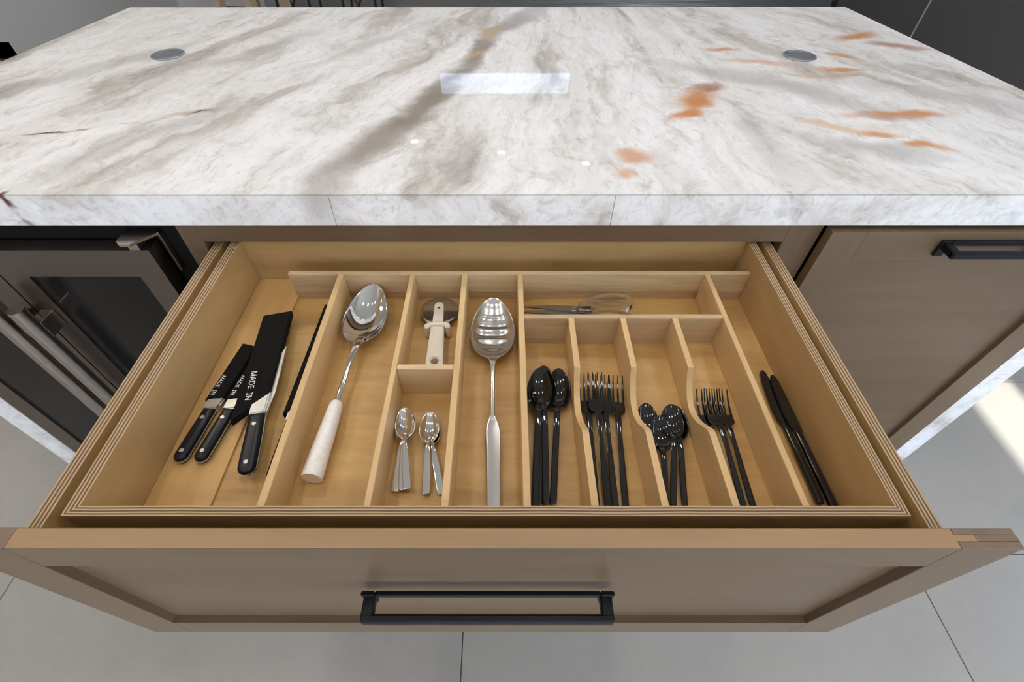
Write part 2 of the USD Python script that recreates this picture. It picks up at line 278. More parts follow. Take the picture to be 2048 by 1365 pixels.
def stone(name, front=False):
    """cream quartzite: slanting smoky bands, a brown vein across the slab, rust patches"""
    N = {'g': ('geometry', {}), 'wn': ('noise_texture', {'scale': 5.0, 'detail': 5.0, 'roughness': .6}), 'ws': ('vector_math', {'math_type': 'subtract', 'vector2': (.5, .5, .5)}),
         'wk': ('vector_math', {'math_type': 'scale', 'scale': .13}), 'wa': ('vector_math', {'math_type': 'add'}),
         # bands lean one way left of the vein and the other way right of it
         'sx': ('separate_xyz', {}), 'ang': ('map_range', {'from_min': -.05, 'from_max': .45, 'to_min': .33, 'to_max': -.38, 'clamp': True}),
         'ro': ('vector_rotate', {'rotate_type': 'z_axis'}), 'mp': ('mapping', {'scale': (9.0, 2.1, 9.0)}), 'mpf': ('mapping', {'scale': (34.0, 8.0, 34.0)}), 
         'n1': ('noise_texture', {'scale': 1.0, 'detail': 5.0, 'roughness': .55, 'distortion': .5}), 'n2': ('noise_texture', {'scale': 1.0, 'detail': 6.0, 'roughness': .65, 'distortion': .8}),
         'n3': ('noise_texture', {'scale': 11.0, 'detail': 6.0, 'roughness': .7, 'distortion': 1.2}),
         'r1': ('rgb_ramp', {'ramp': [(.27, (.40, .365, .335)), (.37, (.62, .585, .55)), (.45, (.83, .815, .80)), (.56, (.92, .915, .92)), (.75, (.94, .94, .96))]}),
         'r2': ('rgb_ramp', {'ramp': [(.30, (.66, .63, .61)), (.42, (.92, .91, .90)), (.55, (1, 1, 1))]}),
         'r3': ('rgb_ramp', {'ramp': [(.32, (.80, .77, .73)), (.44, (.98, .97, .96)), (.55, (1.0, 1.0, 1.0))]}),
         'mph': ('mapping', {'scale': (150.0, 26.0, 90.0)}), 'n4': ('noise_texture', {'scale': 1.0, 'detail': 3.0, 'roughness': .6, 'distortion': .6}), 'r4': ('rgb_ramp', {'ramp': [(.32, (.74, .71, .68)), (.46, (1, 1, 1)), (.6, (1, 1, 1))]}), 'x3': ('mix', {'mix_type': 'multiply', 'fac': .55}),
         'x1': ('mix', {'mix_type': 'multiply', 'fac': .72}), 'x2': ('mix', {'mix_type': 'multiply', 'fac': .8})}
    L = [('g.position', 'wn.vector'), ('wn.color', 'ws.vector1'), ('ws.vector', 'wk.vector1'), ('g.position', 'wa.vector1'), ('wk.vector', 'wa.vector2'), ('g.position', 'sx.vector'), ('sx.x', 'ang.value'),
         ('wa.vector', 'ro.vector'), ('ang.result', 'ro.angle'), ('ro.vector', 'mp.vector'), ('ro.vector', 'mpf.vector'), ('mp.vector', 'n1.vector'), ('mpf.vector', 'n2.vector'), ('wa.vector', 'n3.vector'),
         ('n1.fac', 'r1.fac'), ('n2.fac', 'r2.fac'), ('n3.fac', 'r3.fac'), ('r1.color', 'x1.color1'), ('r2.color', 'x1.color2'), ('x1.color', 'x2.color1'), ('r3.color', 'x2.color2')]
    L += [('ro.vector', 'mph.vector'), ('mph.vector', 'n4.vector'), ('n4.fac', 'r4.fac'), ('x2.color', 'x3.color1'), ('r4.color', 'x3.color2')]
    cur = 'x3.color'
    # spots: (x, y, half length, half width, turn, colour, strength)
    BR, OR, RU, GR = (.235, .185, .14), (.62, .26, .085), (.40, .17, .10), (.42, .40, .385)
    spots = [(.005, .78, .10, .030, 1.05, BR, .75), (-.075, .60, .13, .022, 1.25, BR, .85), (-.105, .45, .11, .022, 1.32, BR, .85), (-.145, .30, .11, .027, 1.12, BR, .85), (-.205, .18, .11, .032, 1.05, BR, .7), (-.25, .05, .10, .03, 1.3, BR, .5),
             (-.030, .73, .055, .016, 1.1, (.62, .40, .16), .8), (-.085, .56, .04, .012, .5, (.62, .40, .16), .7), (.06, .86, .12, .03, 1.0, GR, .6),
             (.49, .605, .032, .012, .1, OR, .9), (.54, .52, .05, .014, -.2, OR, .55), (.355, .33, .055, .026, .7, OR, .95), (.315, .268, .03, .016, .6, OR, .9), (.39, .385, .03, .012, .2, RU, .7),
             (.835, .70, .05, .020, .3, OR, .9), (.90, .63, .05, .016, -.4, RU, .8), (.70, .485, .05, .013, -.15, OR, .9), (.68, .44, .03, .012, 0, OR, .5), (.64, .262, .05, .014, -.1, OR, .5), (.70, .255, .05, .018, -.3, RU, .6),
             (.2025, .106, .026, .022, 0, OR, .75), (.165, .05, .018, .014, .5, OR, .65), (.695, .14, .03, .014, -.2, OR, .6), (.755, .25, .05, .016, -.1, OR, .5), (.62, .205, .05, .02, 0, (.7, .48, .25), .4),
             (.50, .43, .16, .03, -.5, GR, .5), (.62, .33, .16, .03, -.6, GR, .5), (.86, .32, .18, .03, -.5, GR, .5), (.60, .13, .08, .03, -.2, GR, .6), (.42, .15, .03, .12, .1, GR, .4),
             (-.5724, .2556, .03, .008, .25, (.40, .27, .17), .8), (-.57, .2556, .013, .0025, .2, (.07, .02, .01), 1.2), (-.7786, .1824, .026, .004, .2, (.10, .03, .015), 1.3), (-.73, .192, .012, .004, .1, (.55, .30, .15), .9),
             (-.66, .215, .016, .004, .1, (.60, .36, .18), .8), (-.62, .14, .16, .022, 1.0, GR, .45), (-.86, .50, .15, .03, .9, GR, .45), (-.55, .62, .16, .02, .9, GR, .4), (-.33, .62, .16, .018, .9, GR, .4), (.745, .559, .035, .010, -.3, OR, .8), (.612, .447, .035, .010, -.3, (.66, .45, .28), .6), (.352, .312, .030, .020, .4, OR, .9), (.318, .258, .022, .016, .3, OR, .9), (.54, .218, .045, .014, -.3, (.70, .46, .22), .65), (.637, .19, .040, .010, -.3, OR, .8), (.705, .267, .028, .010, -.2, OR, .8), (.752, .256, .030, .013, -.4, OR, .75), (.70, .142, .026, .010, -.3, OR, .75), (.408, .376, .022, .012, .3, RU, .7), (-.7235, -.012, .0065, .006, 0, (.12, .02, .01), 1.0)]
    for i, (px, py, hl, hw, tu, col, st) in enumerate(spots):
        N[f'q{i}'] = ('mapping', {'mapping_type': 'texture', 'location': (px, py, .905), 'rotation': (0, 0, tu), 'scale': (hl * 1.75, hw * 1.75, .09)})
        N[f'd{i}'] = ('vector_math', {'math_type': 'length'})
        N[f's{i}'] = ('map_range', {'range_type': 'smoothstep', 'from_min': 1.0, 'from_max': .2, 'to_min': 0.0, 'to_max': min(st, 1.0), 'clamp': True})
        N[f'o{i}'] = ('mix', {'color2': col})
        L += [('wa.vector', f'q{i}.vector'), (f'q{i}.vector', f'd{i}.vector1'), (f'd{i}.value', f's{i}.value'), (f's{i}.result', f'o{i}.fac'), (cur, f'o{i}.color1')]
        cur = f'o{i}.color'
    N['b'] = ('bump', {'strength': .06, 'distance': .002})
    N['p'] = ('principled_bsdf', {'roughness': .5, 'specular_ior_level': .25, 'coat_weight': .46, 'coat_roughness': .0})
    L += [(cur, 'p.base_color'), ('n2.fac', 'b.height'), ('b.normal', 'p.normal')]
    mat(name, N, L)
stone('quartzite')

# ================================================================== the room
Z_CEIL = 2.65
XL, XR, YB, YF = -2.6, 2.9, 3.95, -3.6
floor = struct('floor', box(XL - .2, XR + .2, YF - .2, YB + .2, -.05, -.003), 'grout', smooth=False)
rng = random.Random(4)
ax_, ay_ = -1.24, -.212
for i in range(-2, 5):
    for j in range(-7, 9):
        x0, y0 = ax_ + 1.14 * i, ay_ + .5625 * j
        x1, y1 = min(x0 + 1.14, XR + .1), min(y0 + .5625, YB + .1)
        x0, y0 = max(x0, XL - .1), max(y0, YF - .1)
        if x1 - x0 > .02 and y1 - y0 > .02:
            obj('tile', box(x0 + .0012, x1 - .0012, y0 + .0012, y1 - .0012, -.004, 0, .0006), f'tile_{rng.randrange(3)}', floor, smooth=False)
struct('ceiling', box(XL - .2, XR + .2, YF - .2, YB + .2, Z_CEIL, Z_CEIL + .1), 'ceiling_paint', smooth=False)
struct('wall_left', box(XL - .12, XL, YF - .2, YB + .2, 0, Z_CEIL), 'wall_paint', smooth=False)
def wall_y(y0, y1, holes, x0=XL, x1=XR):
    s = sg.box(x0, 0, x1, Z_CEIL)
    for h in holes: s = s.difference(sg.box(*h))
    t = trimesh.creation.extrude_polygon(s, y1 - y0, engine='earcut')
    v = t.vertices; t.vertices = np.stack([v[:, 0], y1 - v[:, 2], v[:, 1]], 1); return t
def wall_x(x0, x1, holes, y0=YF, y1=YB):
    s = sg.box(y0, 0, y1, Z_CEIL)
    for h in holes: s = s.difference(sg.box(*h))
    t = trimesh.creation.extrude_polygon(s, x1 - x0, engine='earcut')
    v = t.vertices; t.vertices = np.stack([x0 + v[:, 2], v[:, 0], v[:, 1]], 1); return t
SLOT = (-.60, 2.09, .585, 2.31)
BIG = [(-1.1, .45, 1.4, 2.2), (2.0, .45, 2.75, 2.2)]
SIDE = (-3.2, 1.715, .36, 2.01)
ADDED_LOWSIDE = (-3.2, .10, .30, 1.62)  # unseen low window, added for more sky light from the right
struct('wall_back', wall_y(YB, YB + .12, [SLOT]), 'wall_paint', smooth=False)
struct('wall_front', wall_y(YF - .12, YF, BIG), 'wall_paint', smooth=False)
struct('wall_right', wall_x(XR, XR + .03, [SIDE, ADDED_LOWSIDE]), 'wall_paint', smooth=False)
def window_y(y0, y1, hole, nx, zs, fr=.05, mat_='frame_dark'):
    x0, z0, x1, z1 = hole
    w = thing(numbered('win', 'window'), None, None, ((x0 + x1) / 2, (y0 + y1) / 2, z0), kind='structure')
    ms = [box(x0, x0 + fr, y0, y1, z0, z1), box(x1 - fr, x1, y0, y1, z0, z1), box(x0 + fr, x1 - fr, y0, y1, z0, z0 + fr), box(x0 + fr, x1 - fr, y0, y1, z1 - fr, z1)]
    xs = np.linspace(x0, x1, nx + 1)
    ms += [box(q - fr / 2, q + fr / 2, y0, y1, z0 + fr, z1 - fr) for q in xs[1:-1]]
    ms += [box(x0 + fr, x1 - fr, y0 + .001, y1 - .001, q - fr / 2, q + fr / 2) for q in zs]
    obj('window_frame', ms, mat_, w, smooth=False)
    ym = (y0 + y1) / 2
    obj('pane', box(x0 + fr / 2, x1 - fr / 2, ym - .003, ym + .003, z0 + fr / 2, z1 - fr / 2), 'pane_glass', w, smooth=False)
window_y(YB + .03, YB + .07, SLOT, 1, [], .02, 'edge_bright')
for h in BIG: window_y(YF - .08, YF - .02, h, 2 if h[2] - h[0] > 1 else 1, [1.75])
w = thing(numbered('win', 'window'), None, None, (XR + .015, -1.4, SIDE[1]), kind='structure')
obj('pane', box(XR + .012, XR + .017, SIDE[0], SIDE[2], SIDE[1], SIDE[3]), 'pane_glass', w, smooth=False)

w = thing(numbered('win', 'window'), None, None, (XR + .015, -1.4, ADDED_LOWSIDE[1]), kind='structure')
obj('pane', box(XR + .012, XR + .017, ADDED_LOWSIDE[0], ADDED_LOWSIDE[2], ADDED_LOWSIDE[1], ADDED_LOWSIDE[3]), 'pane_glass', w, smooth=False)
obj('window_frame', [box(XR + .002, XR + .028, q - .025, q + .025, ADDED_LOWSIDE[1], ADDED_LOWSIDE[3]) for q in (-3.175, -2.04, -.87, .275)], 'frame_dark', w, smooth=False)
struct('canopy', box(XR + .035, XR + 1.25, -3.4, .6, 1.63, 1.70), 'wall_paint', smooth=False)  # unseen slab, added to keep the sun out of the low side window
# ceiling downlights (three of them mirror in the stone)
LX = [(-.858, 3.830, 'far'), (-.036, 3.614, 'far'), (.709, 3.411, 'far')]
spots_ = [(-1.7, .9), (-.75, .9), (.2, .9), (1.15, .9), (-1.7, -.3), (-.75, -.35), (.2, -.35), (1.15, -.35), (-1.7, -1.7), (-.55, -1.7), (.7, -1.7)]
def downlight(x, y, s, label, grp=None):
    t = thing('ceiling_downlight', label, 'ceiling light', (x, y, Z_CEIL), grp)
    o = s + .012
    ring = sg.box(x - o, y - o, x + o, y + o).difference(sg.box(x - s, y - s, x + s, y + s))
    obj('trim_ring', poly(ring, Z_CEIL - .006, Z_CEIL - .0005), 'ceiling_paint', t, smooth=False)
    obj('lens', box(x - s, x + s, y - s, y + s, Z_CEIL - .003, Z_CEIL - .0008), 'lamp_warm' if x < -1 else 'lamp_neutral', t, smooth=False)
for (x, y, _), w_ in zip(LX, ('leftmost', 'middle one', 'rightmost')): downlight(x, y, .032, f'small square ceiling downlight, {w_} of the three mirrored in the stone', 'downlights mirrored in the stone')
for x, y in spots_: downlight(x, y, .085, 'square white ceiling downlight nearer the camera than the mirrored row', 'downlights over the kitchen')

# ================================================================== background furniture
# dark cabinet run along the back wall
CB = 3.2
c1 = thing('storage_cabinet', 'dark grey storage cabinet along the back wall left of the thin seam', 'cabinet', (-.83, 3.5, 0), 'dark cabinets along the back wall')
c2 = thing('storage_cabinet', 'dark grey storage cabinet along the back wall right of the thin seam', 'cabinet', (1.05, 3.5, 0), 'dark cabinets along the back wall')
for t, x0, x1 in ((c1, -1.60, -.0755), (c2, -.0695, 2.165)):
    obj('body', box(x0 + .002, x1 - .002, CB + .022, YB - .004, .06, 1.45), 'dark_door', t)
    obj('door', box(x0 + .001, x1 - .001, CB, CB + .02, .07, 1.448, .001), 'dark_laminate', t)
    obj('plinth', box(x0 + .01, x1 - .01, CB + .06, YB - .004, 0, .06), 'dark_gap', t)
top('edge_strip', box(-.0738, -.0712, CB - .001, CB + .04, .01, 1.448), 'edge_bright', 'thin bright strip between the two dark back cabinets', 'trim strip')
# tall units on the right
ys = [CB - .02, 2.345, 1.452, .60]
TX = 2.185
names_ = ['dark tall unit at the right in the back corner', 'dark tall unit at the right with a beige card on it', 'dark tall unit at the right end of the picture, nearest']
for k in range(3):
    t = thing('tall_cabinet', names_[k], 'cabinet', (TX + .33, (ys[k] + ys[k + 1]) / 2, 0), 'tall dark units')
    obj('body', box(TX + .022, XR - .005, ys[k + 1] + .003, ys[k] - .003, .05, 1.68), 'dark_door', t)
    obj('door', box(TX, TX + .02, ys[k + 1] + .004, ys[k] - .004, .06, 1.675, .001), 'dark_door', t)
    obj('plinth', box(TX + .05, XR - .005, ys[k + 1] + .003, ys[k] - .003, 0, .05), 'dark_gap', t)
    if k < 2:
        obj('edge_profile', box(TX - .004, TX + .03, ys[k + 1] - .003, ys[k + 1] + .0025, .06, 1.675), 'edge_bright', t, label='bright thin edge of the door')
card = sg.Polygon([(2.335, .80), (2.332, .742), (2.24, .728), (2.13, .738), (2.13, .83), (2.335, .84)])  # flat beige outline set just in front of the door
t_ = trimesh.creation.extrude_polygon(card, .003, engine='earcut'); v = t_.vertices
t_.vertices = np.stack([TX - .0035 + v[:, 2], v[:, 0] - .02, v[:, 1] + .012], 1)
top('paper_card', t_, 'beige_card', 'beige card on the dark tall unit at the upper right', 'card', smooth=False)
# black bar stool beside the left end of the island
st = thing('bar_stool', 'black square-tube bar stool beyond the left end of the stone top', 'stool', (-1.62, .95, 0))
sx, sy = -1.447, .948
def tube(p, q, h=.016): return hull([np.array(e) + np.array(o) * h for e in (p, q) for o in ((1, 1, 1), (-1, 1, 1), (1, -1, 1), (-1, -1, 1), (1, 1, -1), (-1, 1, -1), (1, -1, -1), (-1, -1, -1))])
obj('back_frame', [tube((sx - .016, sy, .0165), (sx - .016, sy, .809)), tube((sx - .38, sy, .0165), (sx - .38, sy, .809)), tube((sx - .016, sy, .809), (sx - .38, sy, .809))], 'black_metal', st)
for xx in (sx - .016, sx - .38): obj('leg', tube((xx, sy - .36, .0165), (xx, sy - .36, .60)), 'black_metal', st)
obj('seat', box(sx - .40, sx + .004, sy - .38, sy - .02, .60, .64, .008), 'black_metal', st)
obj('foot_rail', [tube((sx - .016, sy - .36, .25), (sx - .016, sy, .25), .01), tube((sx - .38, sy - .36, .25), (sx - .38, sy, .25), .01), tube((sx - .38, sy - .36, .25), (sx - .016, sy - .36, .25), .01)], 'black_metal', st)
# chairs behind the island: only a strip of them shows
def wooden_stool(x, y, rz, label):
    t = thing('wooden_stool', label, 'stool', (x, y, 0))
    R = lambda ms: turned(moved(ms, x, y), rz, (0, 0, 1), (x, y, 0))
    for sx_, sy_ in ((-1, -1), (1, -1), (-1, 1), (1, 1)):
        obj('leg', R(hull([(sx_ * .155 + i * .020, sy_ * .155 + j * .020, 0) for i in (-1, 1) for j in (-1, 1)] + [(sx_ * .11 + i * .022, sy_ * .11 + j * .022, .70) for i in (-1, 1) for j in (-1, 1)])), 'chair_wood', t)
    obj('seat', R(box(-.14, .14, -.14, .14, .7003, .745, .006)), 'chair_wood', t)
    for q_ in (-.125, .125):
        obj('side_rail', R(box(-.12, .12, q_ - .009, q_ + .009, .60, .66)), 'chair_seat', t)
        obj('foot_rail', R(hull([(-.13, q_ + i * .009, .50 + k * .03) for i in (-1, 1) for k in (0, 1)] + [(.13, q_ + i * .009, .44 + k * .03) for i in (-1, 1) for k in (0, 1)])), 'chair_seat', t)
wooden_stool(-1.45, 2.68, math.radians(65), 'pale wooden stool behind the left end of the island')
def wire_stool(x, y, rz, label):
    t = thing('wire_stool', label, 'stool', (x, y, 0), 'black wire-legged stools behind the island')
    R = lambda ms: turned(moved(ms, x, y), rz, (0, 0, 1), (x, y, 0))
    for i in (-1, 1):
        for j in (-1, 1):
            obj('leg', R(cyl((i * .11, j * .11, 0), (i * .095, j * .10, .66), .008, n=10)), 'black_metal', t)
        obj('cross_wire', R(cyl((i * .10, -.118, .30), (-i * .095, -.116, .62), .006, n=10)), 'black_metal', t)
    obj('seat', R(box(-.125, .125, -.125, .125, .66, .69, .012)), 'black_metal', t)
wire_stool(-1.305, 3.02, .0, 'black stool on crossed wire legs next to the pale wooden stool')
wire_stool(-.90, 3.02, .0, 'black stool on crossed wire legs farther from the pale wooden stool')

# ================================================================== the island
H, TS = .914, .0519
xlb, xrb, D, xlf, xrf, yco = -1.0307, .9315, .9452, -1.1783, 1.0577, -.012
top_ = thing('stone_worktop', 'polished cream quartzite worktop with rust patches on the kitchen island', 'worktop', (0, .45, 0))
TH = .02
obj('slab', hull([(xlf, yco, H), (xrf, yco, H), (xlb, D, H), (xrb, D, H), (xlf + .018, yco + TH, H - TH), (xrf - .018, yco + TH, H - TH), (xlb + .018, D - TH, H - TH), (xrb - .018, D - TH, H - TH)]), 'quartzite', top_)
def mitre(x0, x1):
    return hull([(q, yy, zz) for q in (x0, x1) for yy, zz in ((yco, H - .0008), (yco + TH - .0008, H - TH - .0004), (yco + TH - .0008, H - TS), (yco + .001, H - TS), (yco, H - TS + .001))])
seams = [xlf, -.2551, .1582, xrf]
for k in range(3):
    obj('front_edge', mitre(seams[k] + .0004, seams[k + 1] - .0004), 'quartzite', top_)
sl = lambda y: xlf + (xlb - xlf) * (y - yco) / (D - yco)
sr = lambda y: xrf + (xrb - xrf) * (y - yco) / (D - yco)
WT = .0562
obj('waterfall_end', hull([(sl(y) + e, y, zz) for y in (yco, D) for e in (0, WT) for zz in (0, H - TH - .001)]), 'quartzite', top_)
obj('waterfall_end', hull([(sr(y) - e, y, zz) for y in (yco, D) for e in (0, WT) for zz in (0, H - TH - .001)]), 'quartzite', top_)
obj('back_panel', hull([(sl(D) + WT + .001, D - .02, 0), (sr(D) - WT - .001, D - .02, 0), (sl(D) + WT + .001, D - .001, 0), (sr(D) - WT - .001, D - .001, 0), (sl(D) + WT + .001, D - .02, H - TH - .001), (sr(D) - WT - .001, D - .02, H - TH - .001), (sl(D) + WT + .001, D - .001, H - TH - .001), (sr(D) - WT - .001, D - .001, H - TH - .001)]), 'quartzite', top_)
# pop-up outlets
for x, y, lab in ((-.751, .5665, 'round grey pop-up outlet in the stone near its left end'), (.6495, .5565, 'round grey pop-up outlet in the stone among the rust patches')):
    t = thing('pop_up_outlet', lab, 'outlet', (x, y, H), 'pop-up outlets in the stone')
    obj('rim', moved(lathe([[.026, 0], [.0345, 0], [.0355, .0012], [.034, .0026], [.028, .0026], [.0275, .0014], [.026, .0014]]), x, y, H + .0002), 'outlet_rim', t)
    obj('lid', moved(lathe([[0, .0002], [.0268, .0002], [.0268, .0018], [.0258, .0026], [0, .0028]]), x, y, H + .0002), 'outlet_metal', t)

# island cabinet: face frame and carcass
cab = thing('island_cabinet', 'stained maple island cabinet frame around the open drawer', 'cabinet', (0, .3, 0))
OL, OR_, ZO = -.4797, .4404, .824
FL, FR = -.5118, .4925
obj('stile', box(FL, OL, 0, .02, .1, H - TS - .0006, .0008), 'stain_up', cab)
obj('stile', box(OR_, FR, 0, .02, .1, H - TS - .0006, .0008), 'stain_up', cab)
obj('top_rail', box(OL, OR_, .0003, .02, ZO, H - TS - .0006), 'stain_across', cab)
obj('bottom_rail', box(OL, OR_, .0003, .02, .1, .15), 'stain_across', cab)
obj('side_panel', box(FL + .002, FL + .02, .0205, .60, .1, H - TS - .001), 'carcass_inside', cab)
obj('side_panel', box(FR - .02, FR - .002, .0205, .60, .1, H - TS - .001), 'carcass_inside', cab)
obj('back', box(FL + .021, FR - .021, .58, .60, .1, H - TS - .001), 'carcass_inside', cab)
obj('bottom', box(FL + .021, FR - .021, .0205, .579, .1, .118), 'carcass_inside', cab)
obj('toe_kick', box(FL, FR, .06, .08, 0, .1), 'stain_across', cab)

def shaker(parent, x0, x1, z0, z1, yf, th, sw, rec, st='stain_up', rl='stain_across', rb=None, rtop=None, ix0=None, ix1=None):
    """frame-and-panel front: two stiles, two rails, a recessed panel"""
    ix0 = x0 + sw if ix0 is None else ix0; ix1 = x1 - sw if ix1 is None else ix1
    zb = z0 + (rb or sw); zt = z1 - (rtop or sw)
    obj('stile', box(x0, ix0, yf, yf + th, z0, z1, .0004), st, parent); obj('stile', box(ix1, x1, yf, yf + th, z0, z1, .0004), st, parent)
    obj('rail', box(ix0, ix1, yf + .0001, yf + th, zt, z1, .0004), rl, parent); obj('rail', box(ix0, ix1, yf + .0001, yf + th, z0, zb, .0004), rl, parent)
    obj('panel', box(ix0 - .006, ix1 + .006, yf + rec, yf + th - .002, zb - .006, zt + .006), rl, parent)
def pull(parent, x0, x1, zt, yf, reach=.0310):
    """black bar pull: a slim back bar with end plates, two arms and a flat front bar"""
    h = obj('handle', box(x0 + .003, x1 - .003, yf - reach, yf - reach + .0088, zt - .0155, zt - .0025, .0022), 'black_steel', parent, label='black bar handle')
    for xa in (x0 + .003, x1 - .016):
        obj('arm', box(xa, xa + .013, yf - reach + .003, yf - .001, zt - .0150, zt - .0030, .0018), 'black_steel', h)
    for xa in (x0, x1 - .015):
        obj('end_plate', box(xa, xa + .015, yf - .0055, yf - .0004, zt - .028, zt, .0012), 'black_steel', h)
    obj('back_bar', box(x0 + .0152, x1 - .0152, yf - .0055, yf - .0004, zt - .0085, zt, .0012), 'black_steel', h)
    return h

# the big pull-out drawer
YD, ZD, ZB, DL, DR, TP = -.4861, .8518, .5091, -.4978, .4576, .0184
dr = thing('pull_out_drawer', 'wide maple pull-out drawer with recessed panel front and black handle, open', 'drawer', (0, YD, ZB))
IL, IR, PT, PB = -.4427, .4019, .8021, .5649
IRJ = IR
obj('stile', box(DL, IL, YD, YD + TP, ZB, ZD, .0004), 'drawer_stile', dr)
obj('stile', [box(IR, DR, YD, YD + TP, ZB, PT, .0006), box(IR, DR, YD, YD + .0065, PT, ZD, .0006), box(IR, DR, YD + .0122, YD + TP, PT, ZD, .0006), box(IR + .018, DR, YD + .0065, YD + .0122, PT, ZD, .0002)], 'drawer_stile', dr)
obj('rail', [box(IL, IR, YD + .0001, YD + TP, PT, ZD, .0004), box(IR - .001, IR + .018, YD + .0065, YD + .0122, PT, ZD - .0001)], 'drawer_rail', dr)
obj('rail', box(IL, IR, YD + .0001, YD + TP, ZB, PB, .0004), 'stain_across', dr)
obj('panel', box(IL - .006, IR + .006, YD + .0095, YD + TP - .002, PB - .006, PT + .006), 'stain_across', dr)
pull(dr, -.157, .1185, .7208, YD)
YI = YD + TP
SL0, SL1, SR0, SR1, ZS = -.4706, -.456, .4156, .429, .8155
obj('side_panel', box(SL0, SL1, YI + .0003, .35, .53, ZS), 'ply_low_left', dr, smooth=False)
obj('side_panel', box(SR0, SR1, YI + .0003, .35, .53, ZS), 'ply_low_right', dr, smooth=False)
obj('bottom', box(SL1, SR0, YI + .0003, .35, .535, .545), 'maple_across', dr)
obj('front_board', box(SL1, SR0, YI + .0003, YI + .0105, .545, .76), 'maple_across', dr)

# the cutlery drawer riding in it
ZT, ZF = .8205, .7367
TL0, TL1, TR0, TR1, YT0, YT1, YBK = -.4399, -.4263, .3899, .4007, -.444, -.4335, .0095
cd = thing('cutlery_drawer', 'shallow plywood cutlery drawer riding inside the big drawer', 'drawer', (0, -.2, ZF - .012))
obj('side_panel', poly([(TL0, YT0), (TL1, YT1), (TL1, YBK + .0115), (TL0, YBK + .0115)], ZF - .012, ZT), 'ply_left', cd, smooth=False)
obj('side_panel', poly([(TR1, YT0), (TR1, YBK + .0115), (TR0, YBK + .0115), (TR0, YT1)], ZF - .012, ZT), 'ply_right', cd, smooth=False)
obj('front_board', poly([(TL0 + .0002, YT0), (TR1 - .0002, YT0), (TR0 - .0001, YT1), (TL1 + .0001, YT1)], ZF - .012, ZT - .0001), 'ply_front', cd, smooth=False)
obj('back_board', box(TL1 + .0002, TR0 - .0002, YBK, YBK + .0115, ZF - .012, ZT - .0002), 'maple_across', cd)
obj('bottom', box(TL1 + .0002, TR0 - .0002, YT1 + .0002, YBK - .0002, ZF - .009, ZF), 'maple_floor', cd)

# the divider insert
ZI, YE = .791, YT1 + .0006
ins = thing('divider_insert', 'maple divider insert with scooped partitions inside the cutlery drawer', 'drawer divider', (0, -.2, ZF))
YB0, YB1 = -.0395, -.0315
z0 = ZF + .0004
def strip(x0, x1, ya=YE, yb=YB0 - .0003): return box(x0, x1, ya, yb, z0, ZI, .0006)
obj('back_board', [box(-.3465, .3895, YB0, YB1, z0 + .016, ZI, .0006), box(-.3465, .3895, YB0 + .002, YB1, z0, z0 + .0158)], 'maple_board', ins)
PARTS = dict(D1=(-.2660, -.2573), D2=(-.1517, -.1443), D3=(-.0690, -.0607), D4=(.0190, .0273), D9=(.3167, .3245))
for x0, x1 in PARTS.values(): obj('divider', strip(x0, x1), 'maple_divider', ins)
obj('cross_board', box(-.1441, -.0692, -.2337, -.2252, z0, ZI, .0006), 'maple_rail', ins)
obj('cross_board', box(.0275, .3165, -.1387, -.1299, z0, ZI, .0006), 'maple_board', ins)
scoop = [(-.1390, ZI), (-.2307, ZI), (-.2365, .780), (-.2450, .7715), (-.2545, .7635), (-.2640, .7585), (-.2740, .7570), (-.2840, .7585), (-.2940, .7630), (-.3030, .7690), (-.3110, .7760), (-.3190, .7835), (-.3250, .7885), (-.3310, ZI), (YE, ZI), (YE, z0), (-.1390, z0)]
for x0, x1 in ((.0915, .0995), (.1667, .1745), (.2422, .2501)):
    t_ = trimesh.creation.extrude_polygon(sg.Polygon(scoop), x1 - x0, engine='earcut'); v = t_.vertices
    t_.vertices = np.stack([x0 + v[:, 2], v[:, 0], v[:, 1]], 1)
    obj('scooped_divider', t_, 'maple_divider', ins, smooth=25)
obj('filler_strip', hull([(q[0], q[1], zz) for q in ((TL1 + .0006, YBK - .0006), (-.3475, YBK - .0006), (-.3475, YE), (TL1 + .0006, YE)) for zz in (z0, z0 + .0028)]), 'filler_wood', ins)

# the appliance panel to the right
dw = thing('appliance_door', 'stained maple appliance door with black bar handle right of the drawer', 'cabinet door', (.75, -.01, .1))
PX, WR, ZP = .4968, 1.0005, .8549
shaker(dw, PX, WR, .1, ZP, -TP, TP - .0005, .0552, .0085, rb=.06, rtop=.0544)
pull(dw, .671, .829, .8416, -TP)
obj('body', box(PX + .004, WR - .004, .0006, .55, .1, ZP), 'dark_gap', dw)
obj('toe_kick', box(PX, WR, .06, .08, 0, .0995), 'dark_gap', dw)

